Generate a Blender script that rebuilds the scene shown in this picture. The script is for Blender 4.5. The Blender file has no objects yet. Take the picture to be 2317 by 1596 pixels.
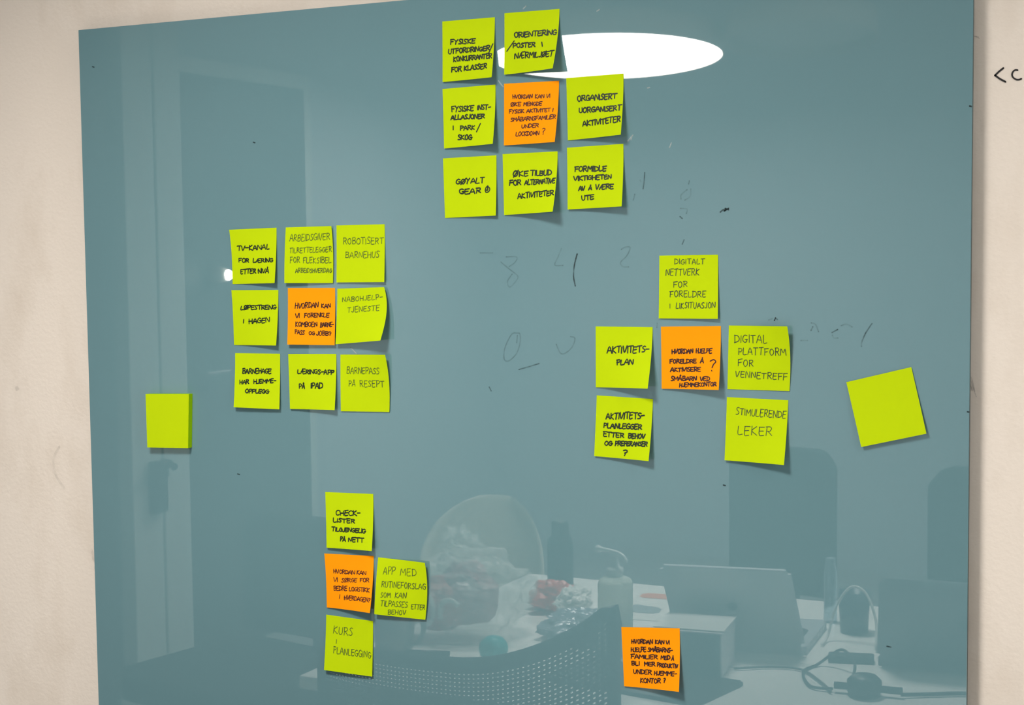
import bpy, bmesh, math, random
from mathutils import Vector, Matrix

# ------------------------------------------------------------------ camera, light, exposure
SC = bpy.context.scene
COL = SC.collection
FLOOR = -1.48                      # the lens sits at the origin, 1.48 m above the floor
D = 1.7665                         # distance from the lens to the glass face of the board
WALLY = D + 0.020                  # the board stands 20 mm off the wall

def camera():
    f, yaw, pitch, roll = 3531.35, 0.465226, -0.070498, 0.010918
    M = (Matrix.Rotation(yaw, 3, 'Z') @ Matrix.Rotation(pitch, 3, 'X') @ Matrix.Rotation(roll, 3, 'Y'))
    x, y, z = M.col[0], M.col[1], M.col[2]
    R = Matrix((x, z, -y)).transposed()
    cd = bpy.data.cameras.new('camera')
    cd.sensor_fit = 'HORIZONTAL'
    cd.sensor_width = 36.0
    cd.lens = 36.0 * f / 2317.0
    cd.clip_start = 0.02
    c = bpy.data.objects.new('camera', cd)
    c.matrix_world = R.to_4x4()
    COL.objects.link(c)
    SC.camera = c
camera()

SC.view_settings.view_transform = 'Standard'
SC.view_settings.look = 'None'
SC.view_settings.gamma = 1.0
SC.view_settings.use_curve_mapping = False
SC.view_settings.exposure = 0.0
w = bpy.data.worlds.new('room_world')
SC.world = w
w.use_nodes = True
w.node_tree.nodes['Background'].inputs[0].default_value = (0.9, 0.95, 1, 1)
w.node_tree.nodes['Background'].inputs[1].default_value = 0.05

LAMP_L = 30.0          # radiance of the round lamp seen in the glass
TABLE_LAMP_W = 46.0     # ceiling panel over the table
SIDE_FILL_W = 11.0       # added fill light high up right of the board
ROOM_FILL_W = 10.0      # added unseen fill light deeper in the room

def area(name, loc, size, power, col, rot=(0, 0, 0), spread=180):
    ld = bpy.data.lights.new(name, 'AREA')
    ld.shape = 'DISK'
    ld.size = size
    ld.energy = power
    ld.color = col
    ld.spread = math.radians(spread)
    o = bpy.data.objects.new(name, ld)
    o.location = loc
    o.rotation_euler = rot
    COL.objects.link(o)
    return o
area('overhead_area_light', (-1.1, 0.50, 1.15), 0.5, TABLE_LAMP_W, (1.0, 0.95, 0.89), spread=132)
area('overhead_area_light', (0.75, 1.05, 1.15), 0.4, SIDE_FILL_W, (1.0, 0.96, 0.91))  # invented fill, lifts the right of the wall and the board-facing sides
area('overhead_area_light', (0.9, -1.4, 1.17), 0.6, ROOM_FILL_W, (1.0, 0.95, 0.89))  # invented weak fill from behind the lens

RIGHT_FILL_W = 22.0
area('right_fill_light', (2.52, .75, .05), 1.3, RIGHT_FILL_W, (0.96, 0.98, 1.0), (0, math.radians(90), 0))  # added soft fill from the right to brighten the objects on the table

# ------------------------------------------------------------------ helpers
def mat(name, col, rough=0.6, ior=1.45, metal=0.0, noise=0.0, scale=20.0, bump=0.0, trans=0.0, emis=None, alpha=1.0, spec=0.5, bscale=None, sub=0.0):
    m = bpy.data.materials.new(name)
    m.use_nodes = True
    nt = m.node_tree
    b = nt.nodes['Principled BSDF']
    b.inputs['Base Color'].default_value = (*col, 1)
    b.inputs['Roughness'].default_value = rough
    b.inputs['IOR'].default_value = ior
    b.inputs['Metallic'].default_value = metal
    b.inputs['Specular IOR Level'].default_value = spec
    b.inputs['Alpha'].default_value = alpha
    b.inputs['Transmission Weight'].default_value = trans
    if emis:
        b.inputs['Emission Color'].default_value = (*emis[0], 1)
        b.inputs['Emission Strength'].default_value = emis[1]
    if noise or bump:
        tc = nt.nodes.new('ShaderNodeTexCoord')
        n = nt.nodes.new('ShaderNodeTexNoise')
        n.inputs['Scale'].default_value = scale
        n.inputs['Detail'].default_value = 6
        nt.links.new(tc.outputs['Object'], n.inputs['Vector'])
        if noise:
            mx = nt.nodes.new('ShaderNodeMix')
            mx.data_type = 'RGBA'
            nt.links.new(n.outputs['Fac'], mx.inputs['Factor'])
            mx.inputs[6].default_value = (*[c * (1 - noise) for c in col], 1)
            mx.inputs[7].default_value = (*[min(1, c * (1 + noise)) for c in col], 1)
            nt.links.new(mx.outputs[2], b.inputs['Base Color'])
        if bump:
            n2 = nt.nodes.new('ShaderNodeTexNoise')
            n2.inputs['Scale'].default_value = bscale or scale
            n2.inputs['Detail'].default_value = 4
            nt.links.new(tc.outputs['Object'], n2.inputs['Vector'])
            bp = nt.nodes.new('ShaderNodeBump')
            bp.inputs['Strength'].default_value = bump
            bp.inputs['Distance'].default_value = 0.002
            nt.links.new(n2.outputs['Fac'], bp.inputs['Height'])
            nt.links.new(bp.outputs['Normal'], b.inputs['Normal'])
    return m

def link(name, bm, m, parent=None, smooth=False, loc=None, rot=None):
    me = bpy.data.meshes.new(name)
    bm.to_mesh(me)
    bm.free()
    if smooth:
        for p in me.polygons:
            p.use_smooth = True
    if m:
        me.materials.append(m)
    o = bpy.data.objects.new(name, me)
    if loc is not None:
        o.location = loc
    if rot is not None:
        o.rotation_euler = rot
    COL.objects.link(o)
    if parent:
        o.parent = parent
    return o

def tag(o, label=None, cat=None, group=None, kind=None):
    if label: o['label'] = label
    if cat: o['category'] = cat
    if group: o['group'] = group
    if kind: o['kind'] = kind
    return o

def thing(name, loc, label, cat, group=None, rz=0.0):
    o = bpy.data.objects.new(name, None)
    o.empty_display_size = 0.05
    o.location = loc
    o.rotation_euler = (0, 0, rz)
    COL.objects.link(o)
    return tag(o, label, cat, group)

def dup(root, loc, rz, label=None):
    r = root.copy()
    COL.objects.link(r)
    r.location = loc
    r.rotation_euler = (0, 0, rz)
    if label: r['label'] = label
    for ch in list(root.children):
        c = ch.copy()
        COL.objects.link(c)
        c.parent = r
        for g in ch.children:
            d = g.copy()
            COL.objects.link(d)
            d.parent = c
    return r

def box(bm, a, b, bev=0.0, mtx=None):
    a, b = Vector(a), Vector(b)
    s = b - a
    r = bmesh.ops.create_cube(bm, size=1.0)
    vs = r['verts']
    bmesh.ops.scale(bm, vec=s, verts=vs)
    bmesh.ops.translate(bm, vec=(a + b) / 2, verts=vs)
    if bev:
        es = list({e for v in vs for e in v.link_edges})
        r2 = bmesh.ops.bevel(bm, geom=es, offset=bev, segments=2, affect='EDGES', profile=0.5)
        vs = list({v for f in r2['faces'] for v in f.verts} | {v for v in vs if v.is_valid})
    if mtx is not None:
        bmesh.ops.transform(bm, matrix=mtx, verts=[v for v in vs if v.is_valid])
    return vs

def bx(a, b, bev=0.0, mtx=None):
    bm = bmesh.new()
    box(bm, a, b, bev, mtx)
    return bm

def lathe(prof, seg=32, bm=None, c=(0, 0, 0), mtx=None):
    bm = bm or bmesh.new()
    rings = []
    new = []
    for r, z in prof:
        ring = []
        for i in range(seg):
            t = 2 * math.pi * i / seg
            v = bm.verts.new((c[0] + r * math.cos(t), c[1] + r * math.sin(t), c[2] + z))
            ring.append(v)
            new.append(v)
        rings.append(ring)
    for a, b in zip(rings, rings[1:]):
        for i in range(seg):
            bm.faces.new((a[i], a[(i + 1) % seg], b[(i + 1) % seg], b[i]))
    bm.faces.new(list(reversed(rings[0])))
    bm.faces.new(rings[-1])
    if mtx is not None:
        bmesh.ops.transform(bm, matrix=mtx, verts=new)
    return bm

def smooth_pts(pts, n=6):
    P = [Vector(p) for p in pts]
    if len(P) < 3:
        return P
    P = [2 * P[0] - P[1]] + P + [2 * P[-1] - P[-2]]
    out = []
    for i in range(1, len(P) - 2):
        for k in range(n):
            t = k / n
            a, b, c, d = P[i - 1], P[i], P[i + 1], P[i + 2]
            out.append(0.5 * ((2 * b) + (c - a) * t + (2 * a - 5 * b + 4 * c - d) * t * t + (3 * b - a - 3 * c + d) * t ** 3))
    out.append(P[-2])
    return out

def tube(pts, r, seg=8, bm=None, n=6):
    bm = bm or bmesh.new()
    P = smooth_pts(pts, n) if n else [Vector(p) for p in pts]
    rings = []
    for i, p in enumerate(P):
        d = (P[min(i + 1, len(P) - 1)] - P[max(i - 1, 0)]).normalized()
        up = Vector((0, 0, 1)) if abs(d.z) < 0.9 else Vector((1, 0, 0))
        u = d.cross(up).normalized()
        v = u.cross(d)
        rr = r[min(i, len(r) - 1)] if isinstance(r, (list, tuple)) else r
        rings.append([bm.verts.new(p + rr * (math.cos(2 * math.pi * k / seg) * u + math.sin(2 * math.pi * k / seg) * v)) for k in range(seg)])
    for a, b in zip(rings, rings[1:]):
        for k in range(seg):
            bm.faces.new((a[k], a[(k + 1) % seg], b[(k + 1) % seg], b[k]))
    bm.faces.new(list(reversed(rings[0])))
    bm.faces.new(rings[-1])
    return bm

def rz(a):
    return Matrix.Rotation(a, 4, 'Z')
def T(x, y, z):
    return Matrix.Translation((x, y, z))

# ------------------------------------------------------------------ materials
def wall_material():
    m = mat('painted_plaster', (0.71, 0.64, 0.57), 0.75, spec=0.25)
    nt = m.node_tree
    b = nt.nodes['Principled BSDF']
    tc = nt.nodes.new('ShaderNodeTexCoord')
    mp = nt.nodes.new('ShaderNodeMapping')
    mp.inputs['Scale'].default_value = (3.2, 3.2, 1.6)
    nt.links.new(tc.outputs['Object'], mp.inputs['Vector'])
    n = nt.nodes.new('ShaderNodeTexNoise')
    n.inputs['Scale'].default_value = 3.2
    n.inputs['Detail'].default_value = 8
    n.inputs['Roughness'].default_value = 0.6
    nt.links.new(mp.outputs['Vector'], n.inputs['Vector'])
    cr = nt.nodes.new('ShaderNodeValToRGB')
    cr.color_ramp.elements[0].position = 0.28
    cr.color_ramp.elements[0].color = (0.645, 0.57, 0.495, 1)
    cr.color_ramp.elements[1].position = 0.50
    cr.color_ramp.elements[1].color = (0.71, 0.64, 0.57, 1)
    nt.links.new(n.outputs['Fac'], cr.inputs['Fac'])
    nt.links.new(cr.outputs['Color'], b.inputs['Base Color'])
    n2 = nt.nodes.new('ShaderNodeTexNoise')
    n2.inputs['Scale'].default_value = 160
    n2.inputs['Detail'].default_value = 5
    nt.links.new(tc.outputs['Object'], n2.inputs['Vector'])
    bp = nt.nodes.new('ShaderNodeBump')
    bp.inputs['Strength'].default_value = 0.25
    bp.inputs['Distance'].default_value = 0.0015
    nt.links.new(n2.outputs['Fac'], bp.inputs['Height'])
    nt.links.new(bp.outputs['Normal'], b.inputs['Normal'])
    return m

M = {}
M['wall'] = wall_material()
M['white'] = mat('white_paint', (0.80, 0.77, 0.72), 0.6, noise=0.02, scale=4)
M['greywall'] = mat('blue_grey_wall_paint', (0.47, 0.51, 0.55), 0.7, noise=0.02, scale=3)
M['trim'] = mat('grey_trim_paint', (0.60, 0.63, 0.60), 0.6, noise=0.02, scale=3)
M['ceil'] = mat('ceiling_paint', (0.55, 0.53, 0.50), 0.9, noise=0.02, scale=6)
M['carpet'] = mat('light_grey_vinyl', (0.33, 0.34, 0.34), 0.7, noise=0.05, scale=80)
M['glass'] = mat('back_painted_teal_glass', (0.124, 0.232, 0.262), 0.010, ior=1.85, noise=0.02, scale=2)
M['glass_edge'] = mat('dark_glass_edge', (0.02, 0.055, 0.06), 0.25)
M['steel'] = mat('brushed_steel', (0.5, 0.5, 0.5), 0.3, metal=1.0)
M['lime'] = mat('lime_note_paper', (0.435, 0.575, 0.0), 0.85, noise=0.015, scale=60, spec=0.15)
M['lime_side'] = mat('lime_pad_edge', (0.25, 0.47, 0.0), 0.9, noise=0.2, scale=900, spec=0.1)
M['orange'] = mat('orange_note_paper', (0.93, 0.285, 0.0), 0.85, noise=0.015, scale=60, spec=0.15)
M['ink'] = mat('black_marker_ink', (0.006, 0.016, 0.004), 0.5, noise=0.1, scale=300)
M['ink_thin'] = mat('thin_pen_ink_on_lime', (0.05, 0.085, 0.012), 0.6, noise=0.25, scale=300)
M['ink_red'] = mat('dark_ink_on_orange', (0.065, 0.008, 0.004), 0.6, noise=0.2, scale=300)
M['table'] = mat('white_laminate', (0.86, 0.85, 0.82), 0.35, noise=0.01, scale=3)
M['black'] = mat('black_fabric', (0.012, 0.013, 0.015), 0.9, noise=0.2, scale=200)
M['plastic'] = mat('black_plastic', (0.012, 0.012, 0.013), 0.4)
M['lid'] = mat('grey_aluminium', (0.45, 0.47, 0.50), 0.4, metal=0.2, noise=0.02, scale=9)
M['cable'] = mat('dark_cable', (0.03, 0.03, 0.035), 0.5)
M['wcable'] = mat('white_cable', (0.7, 0.7, 0.68), 0.5)
M['door'] = mat('dark_grey_door', (0.05, 0.06, 0.065), 0.5, noise=0.05, scale=5)

# ------------------------------------------------------------------ measured data
# note corners (x, z on the board, lift off the glass in metres) and written lines (text, start u v, end u v, letter height)
NOTES = {
 'utf': ([(-0.98107, 0.28254, 0.0003), (-0.90558, 0.2824, 0.0004), (-0.90488, 0.20667, 0.0124), (-0.98097, 0.20573, 0.002)],
  [('FYSISKE', 0.153, 0.39, 0.635, 0.401, 0.074),
   ('UTFORDRINGER', 0.113, 0.542, 0.921, 0.543, 0.073),
   ('/', 0.903, 0.611, 1.004, 0.611, 0.172),
   ('KONKURRANTER', 0.212, 0.68, 1.008, 0.674, 0.077),
   ('FOR KLASSER', 0.177, 0.85, 0.882, 0.837, 0.079)]),
 'ori': ([(-0.89202, 0.28627, 0.0003), (-0.81608, 0.28593, 0.0003), (-0.8159, 0.21151, 0.0221), (-0.89218, 0.2099, 0.0025)],
  [('ORIENTERING', 0.179, 0.407, 1.003, 0.426, 0.08),
   ('/', 0.051, 0.612, 0.172, 0.614, 0.151),
   ('POSTER', 0.161, 0.577, 0.583, 0.589, 0.073),
   ('I', 0.693, 0.603, 0.726, 0.603, 0.071),
   ('NÆRMILJØET', 0.197, 0.754, 0.957, 0.786, 0.088)]),
 'inst': ([(-0.98213, 0.19713, 0.0004), (-0.9058, 0.19864, 0.0003), (-0.90396, 0.12371, 0.0133), (-0.98, 0.12112, 0.0021)],
  [('FYSISKE', 0.16, 0.396, 0.588, 0.405, 0.087),
   ('INST-', 0.659, 0.399, 0.911, 0.408, 0.075),
   ('ALLASJONER', 0.149, 0.528, 0.799, 0.548, 0.071),
   ('I', 0.167, 0.697, 0.191, 0.699, 0.066),
   ('PARK', 0.328, 0.715, 0.612, 0.724, 0.07),
   ('/', 0.654, 0.769, 0.728, 0.772, 0.131),
   ('SKOG', 0.281, 0.873, 0.56, 0.892, 0.078)]),
 'or1': ([(-0.89356, 0.19891, 0.0003), (-0.81752, 0.19842, 0.0003), (-0.81788, 0.12269, 0.0139), (-0.89397, 0.12187, 0.0019)],
  [('HVORDAN', 0.157, 0.249, 0.521, 0.26, 0.06),
   ('KAN VI', 0.573, 0.265, 0.841, 0.268, 0.06),
   ('ØKE', 0.122, 0.369, 0.313, 0.376, 0.061),
   ('MENGDE', 0.361, 0.374, 0.699, 0.384, 0.058),
   ('FYSISK AKTIVITET I', 0.093, 0.485, 0.915, 0.495, 0.056),
   ('SMÅBARNSFAMILIER', 0.125, 0.622, 0.978, 0.616, 0.063),
   ('UNDER', 0.332, 0.736, 0.658, 0.736, 0.058),
   ('LOCKDOWN', 0.229, 0.861, 0.674, 0.865, 0.066),
   ('?', 0.726, 0.862, 0.783, 0.861, 0.098)]),
 'org': ([(-0.80772, 0.20111, 0.0003), (-0.73166, 0.20233, 0.0003), (-0.72989, 0.12802, 0.0143), (-0.80598, 0.12482, 0.0008)],
  [('ORGANISERT', 0.184, 0.387, 0.878, 0.397, 0.083),
   ('UORGANISERT', 0.209, 0.575, 1.006, 0.594, 0.08),
   ('AKTIVITETER', 0.274, 0.801, 1.005, 0.779, 0.086)]),
 'goy': ([(-0.98255, 0.1087, 0.0008), (-0.90564, 0.11002, 0.0003), (-0.90488, 0.034, 0.0053), (-0.98083, 0.03225, 0.0007)],
  [('GØYALT', 0.236, 0.443, 0.775, 0.442, 0.083),
   ('GEAR', 0.29, 0.614, 0.705, 0.611, 0.085),
   ('Q', 0.775, 0.605, 0.866, 0.6, 0.104)]),
 'oke': ([(-0.8968, 0.1112, 0.0004), (-0.82035, 0.11191, 0.0003), (-0.81901, 0.03719, 0.0192), (-0.89497, 0.03448, 0.0016)],
  [('ØKE', 0.186, 0.379, 0.463, 0.378, 0.084),
   ('TILBUD', 0.516, 0.378, 0.898, 0.389, 0.08),
   ('FOR', 0.115, 0.518, 0.335, 0.524, 0.082),
   ('ALTERNATIVE', 0.402, 0.527, 1.032, 0.524, 0.078),
   ('AKTIVITETER', 0.265, 0.741, 0.997, 0.722, 0.082)]),
 'form': ([(-0.80749, 0.1159, 0.0003), (-0.73231, 0.11789, 0.0003), (-0.73036, 0.04193, 0.0116), (-0.80635, 0.03978, 0.0025)],
  [('FORMIDLE', 0.137, 0.396, 0.696, 0.414, 0.08),
   ('VIKTIGHETEN', 0.116, 0.538, 0.792, 0.546, 0.068),
   ('AV', 0.202, 0.707, 0.312, 0.707, 0.069),
   ('Å', 0.379, 0.706, 0.437, 0.706, 0.069),
   ('VÆRE', 0.504, 0.702, 0.829, 0.705, 0.072),
   ('UTE', 0.253, 0.86, 0.475, 0.857, 0.073)]),
 'tv': ([(-1.32242, 0.0217, 0.0019), (-1.24404, 0.02348, 0.0003), (-1.24386, -0.05194, 0.0079), (-1.31985, -0.05372, 0.0003)],
  [('TV-KANAL', 0.139, 0.387, 0.854, 0.382, 0.082),
   ('FOR', 0.154, 0.604, 0.392, 0.61, 0.07),
   ('LÆRING', 0.483, 0.613, 0.935, 0.618, 0.07),
   ('ETTER', 0.187, 0.817, 0.551, 0.806, 0.081),
   ('NIVÅ', 0.599, 0.81, 0.849, 0.81, 0.078)]),
 'arb': ([(-1.22877, 0.02363, 0.0003), (-1.15347, 0.02445, 0.003), (-1.15343, -0.05189, 0.0016), (-1.22974, -0.052, 0.005)],
  [('ARBEIDSGIVER', 0.096, 0.249, 0.943, 0.239, 0.116),
   ('TILRETTELEGGER', 0.104, 0.459, 0.997, 0.449, 0.087),
   ('FOR FLEKSIBEL', 0.118, 0.637, 0.961, 0.648, 0.1),
   ('ARBEIDSHVERDAG', 0.233, 0.813, 0.993, 0.815, 0.074)]),
 'rob': ([(-1.14701, 0.02513, 0.0003), (-1.07191, 0.02566, 0.0003), (-1.07138, -0.05031, 0.0046), (-1.14741, -0.05103, 0.0023)],
  [('ROBOTISERT', 0.14, 0.332, 0.977, 0.338, 0.107),
   ('BARNEHUS', 0.184, 0.571, 0.885, 0.576, 0.105)]),
 'lop': ([(-1.32123, -0.06209, 0.0016), (-1.24326, -0.06152, 0.0003), (-1.24382, -0.13736, 0.0076), (-1.31973, -0.13852, 0.0005)],
  [('LØPESTRENG', 0.183, 0.356, 0.955, 0.343, 0.073),
   ('I', 0.224, 0.605, 0.243, 0.601, 0.069),
   ('HAGEN', 0.354, 0.607, 0.822, 0.581, 0.086)]),
 'or2': ([(-1.22738, -0.05881, 0.0004), (-1.15126, -0.05838, 0.0003), (-1.15075, -0.13517, 0.0046), (-1.22687, -0.13578, 0.0053)],
  [('HVORDAN', 0.152, 0.365, 0.646, 0.342, 0.091),
   ('KAN', 0.711, 0.349, 0.903, 0.346, 0.07),
   ('VI', 0.158, 0.526, 0.255, 0.519, 0.076),
   ('FORENKLE', 0.352, 0.518, 0.875, 0.509, 0.07),
   ('KOMBOEN', 0.165, 0.68, 0.627, 0.681, 0.076),
   ('BARNE-', 0.691, 0.684, 1.015, 0.675, 0.07),
   ('PASS', 0.158, 0.812, 0.364, 0.817, 0.073),
   ('OG', 0.452, 0.817, 0.581, 0.823, 0.051),
   ('JOBB?', 0.619, 0.83, 0.925, 0.834, 0.073)]),
 'nabo': ([(-1.14743, -0.05942, 0.0005), (-1.07215, -0.05701, 0.004), (-1.07074, -0.12669, 0.018), (-1.14847, -0.1339, 0.006)],
  [('NABOHJELP-', 0.104, 0.244, 0.924, 0.225, 0.085),
   ('TJENESTE', 0.219, 0.44, 0.859, 0.432, 0.096)]),
 'bhg': ([(-1.31831, -0.14987, 0.0003), (-1.24274, -0.14899, 0.0003), (-1.24272, -0.22533, 0.0047), (-1.31888, -0.22522, 0.0059)],
  [('BARNEHAGE', 0.172, 0.375, 0.801, 0.355, 0.086),
   ('HAR', 0.109, 0.568, 0.317, 0.555, 0.07),
   ('HJEMME-', 0.424, 0.549, 0.914, 0.525, 0.07),
   ('OPPLEGG', 0.244, 0.728, 0.759, 0.72, 0.068)]),
 'laer': ([(-1.22867, -0.14898, 0.0012), (-1.15114, -0.14719, 0.0003), (-1.15049, -0.22253, 0.0081), (-1.22648, -0.22429, 0.0028)],
  [('LÆRINGS-APP', 0.184, 0.354, 0.951, 0.363, 0.076),
   ('PÅ', 0.214, 0.62, 0.336, 0.623, 0.079),
   ('iPAD', 0.464, 0.616, 0.716, 0.616, 0.094)]),
 'bps': ([(-1.14468, -0.14794, 0.0003), (-1.06996, -0.14608, 0.008), (-1.06869, -0.22251, 0.0015), (-1.14481, -0.22447, 0.0015)],
  [('BARNEPASS', 0.135, 0.332, 0.814, 0.337, 0.109),
   ('PÅ', 0.17, 0.556, 0.312, 0.56, 0.097),
   ('RESEPT', 0.402, 0.558, 0.897, 0.568, 0.102)]),
 'dnet': ([(-0.68624, -0.01793, 0.0003), (-0.61193, -0.01728, 0.0005), (-0.61087, -0.09322, 0.0049), (-0.6869, -0.09372, 0.0017)],
  [('DIGITALT', 0.262, 0.135, 0.775, 0.145, 0.081),
   ('NETTVERK', 0.11, 0.316, 0.681, 0.316, 0.099),
   ('FOR', 0.242, 0.508, 0.483, 0.501, 0.09),
   ('FORELDRE', 0.183, 0.657, 0.794, 0.659, 0.095),
   ('I', 0.177, 0.836, 0.193, 0.836, 0.074),
   ('LIKSITUASJON', 0.293, 0.84, 0.952, 0.828, 0.086)]),
 'apl': ([(-0.77067, -0.10474, 0.0003), (-0.69539, -0.10441, 0.0003), (-0.69516, -0.17796, 0.0182), (-0.77067, -0.18016, 0.0011)],
  [('AKTIVITETS-', 0.206, 0.432, 0.949, 0.413, 0.1),
   ('PLAN', 0.379, 0.623, 0.68, 0.617, 0.081)]),
 'or3': ([(-0.68457, -0.10382, 0.0003), (-0.60862, -0.10183, 0.0003), (-0.60746, -0.17716, 0.0118), (-0.68332, -0.17902, 0.0019)],
  [('HVORDAN', 0.178, 0.434, 0.538, 0.43, 0.069),
   ('HJELPE', 0.586, 0.427, 0.855, 0.422, 0.068),
   ('FORELDRE', 0.144, 0.59, 0.596, 0.583, 0.061),
   ('Å', 0.668, 0.583, 0.719, 0.579, 0.063),
   ('AKTIVISERE', 0.155, 0.724, 0.671, 0.714, 0.062),
   ('SMÅBARN', 0.162, 0.867, 0.609, 0.86, 0.066),
   ('VED', 0.666, 0.862, 0.835, 0.86, 0.065),
   ('HJEMMEKONTOR', 0.309, 0.965, 0.953, 0.94, 0.06),
   ('?', 0.818, 0.712, 0.92, 0.706, 0.177)]),
 'dpl': ([(-0.59868, -0.10111, 0.0003), (-0.52467, -0.10068, 0.01), (-0.52453, -0.17671, 0.001), (-0.60046, -0.17699, 0.0005)],
  [('DIGITAL', 0.098, 0.261, 0.639, 0.269, 0.119),
   ('PLATTFORM', 0.165, 0.452, 0.937, 0.453, 0.108),
   ('FOR', 0.159, 0.634, 0.417, 0.628, 0.099),
   ('VENNETREFF', 0.123, 0.804, 0.951, 0.832, 0.094)]),
 'apg': ([(-0.76984, -0.19021, 0.0003), (-0.69532, -0.19207, 0.0004), (-0.69744, -0.26717, 0.0104), (-0.77308, -0.26597, 0.0023)],
  [('AKTIVITETS-', 0.179, 0.375, 0.855, 0.325, 0.097),
   ('PLANLEGGER', 0.144, 0.525, 0.827, 0.504, 0.079),
   ('ETTER', 0.146, 0.664, 0.519, 0.66, 0.073),
   ('BEHOV', 0.601, 0.661, 0.893, 0.65, 0.073),
   ('OG', 0.18, 0.806, 0.314, 0.8, 0.071),
   ('PREFERANSER', 0.368, 0.799, 0.95, 0.766, 0.07),
   ('?', 0.522, 0.948, 0.602, 0.945, 0.1)]),
 'stim': ([(-0.60114, -0.18643, 0.0003), (-0.52616, -0.18756, 0.0003), (-0.52794, -0.26254, 0.0115), (-0.60342, -0.26208, 0.0028)],
  [('STIMULERENDE', 0.158, 0.268, 0.996, 0.284, 0.108),
   ('LEKER', 0.197, 0.588, 0.76, 0.567, 0.134)]),
 'blank': ([(-0.45751, -0.16422, 0.0015), (-0.38377, -0.1449, 0.0015), (-0.36559, -0.2191, 0.005), (-0.43924, -0.23797, 0.004)],
  []),
 'check': ([(-1.17317, -0.33617, 0.0004), (-1.09669, -0.33409, 0.0003), (-1.09488, -0.40956, 0.0096), (-1.17079, -0.41214, 0.0033)],
  [('CHECK-', 0.207, 0.41, 0.729, 0.394, 0.084),
   ('LISTER', 0.152, 0.533, 0.614, 0.534, 0.068),
   ('TILGJENGELIG', 0.121, 0.691, 0.842, 0.697, 0.069),
   ('PÅ', 0.301, 0.864, 0.412, 0.864, 0.068),
   ('NETT', 0.474, 0.865, 0.809, 0.856, 0.07)]),
 'or4': ([(-1.17564, -0.42076, 0.0019), (-1.09761, -0.41814, 0.0003), (-1.09757, -0.4933, 0.0127), (-1.17338, -0.4952, 0.0016)],
  [('HVORDAN', 0.166, 0.357, 0.618, 0.349, 0.072),
   ('KAN', 0.659, 0.346, 0.85, 0.348, 0.069),
   ('VI', 0.166, 0.51, 0.252, 0.508, 0.072),
   ('SØRGE', 0.336, 0.505, 0.667, 0.485, 0.071),
   ('FOR', 0.729, 0.48, 0.921, 0.474, 0.068),
   ('BEDRE', 0.16, 0.668, 0.454, 0.65, 0.075),
   ('LOGISTIKK', 0.503, 0.655, 0.942, 0.643, 0.07),
   ('I', 0.27, 0.815, 0.301, 0.816, 0.077),
   ('HVERDAGEN?', 0.389, 0.821, 0.973, 0.818, 0.077)]),
 'app': ([(-1.0907, -0.41944, 0.0003), (-1.01551, -0.41954, 0.006), (-1.01797, -0.49661, 0.0026), (-1.09482, -0.49595, 0.006)],
  [('APP', 0.13, 0.281, 0.37, 0.268, 0.124),
   ('MED', 0.481, 0.265, 0.797, 0.246, 0.121),
   ('RUTINEFORSLAG', 0.118, 0.505, 1.015, 0.469, 0.103),
   ('SOM', 0.113, 0.689, 0.308, 0.675, 0.085),
   ('KAN', 0.393, 0.67, 0.611, 0.659, 0.094),
   ('TILPASSES', 0.119, 0.837, 0.642, 0.818, 0.091),
   ('ETTER', 0.718, 0.836, 0.979, 0.827, 0.083),
   ('BEHOV', 0.271, 0.968, 0.618, 0.95, 0.079)]),
 'kurs': ([(-1.17548, -0.50575, 0.0003), (-1.10039, -0.50713, 0.0005), (-1.10151, -0.58273, 0.0034), (-1.17747, -0.58178, 0.0054)],
  [('KURS', 0.161, 0.318, 0.569, 0.322, 0.132),
   ('I', 0.221, 0.494, 0.24, 0.495, 0.08),
   ('PLANLEGGING', 0.18, 0.673, 0.966, 0.675, 0.114)]),
 'or5': ([(-0.73869, -0.47839, 0.0006), (-0.66187, -0.47214, 0.0003), (-0.65909, -0.54803, 0.0109), (-0.73491, -0.55247, 0.0017)],
  [('HVORDAN', 0.167, 0.27, 0.535, 0.267, 0.07),
   ('KAN', 0.578, 0.265, 0.73, 0.262, 0.064),
   ('VI', 0.762, 0.261, 0.823, 0.26, 0.063),
   ('HJELPE', 0.149, 0.411, 0.413, 0.397, 0.067),
   ('SMÅBARNS-', 0.447, 0.396, 0.871, 0.39, 0.066),
   ('FAMILIER', 0.144, 0.522, 0.612, 0.51, 0.064),
   ('MED', 0.673, 0.509, 0.826, 0.508, 0.059),
   ('Å', 0.856, 0.519, 0.896, 0.518, 0.059),
   ('BLI', 0.151, 0.635, 0.291, 0.629, 0.061),
   ('MER', 0.374, 0.63, 0.569, 0.63, 0.06),
   ('PRODUKTIV', 0.605, 0.632, 0.967, 0.635, 0.059),
   ('UNDER', 0.176, 0.77, 0.501, 0.769, 0.066),
   ('HJEMME-', 0.55, 0.77, 0.952, 0.756, 0.064),
   ('KONTOR', 0.298, 0.915, 0.661, 0.896, 0.072),
   ('?', 0.712, 0.884, 0.753, 0.883, 0.071)]),
}
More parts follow.
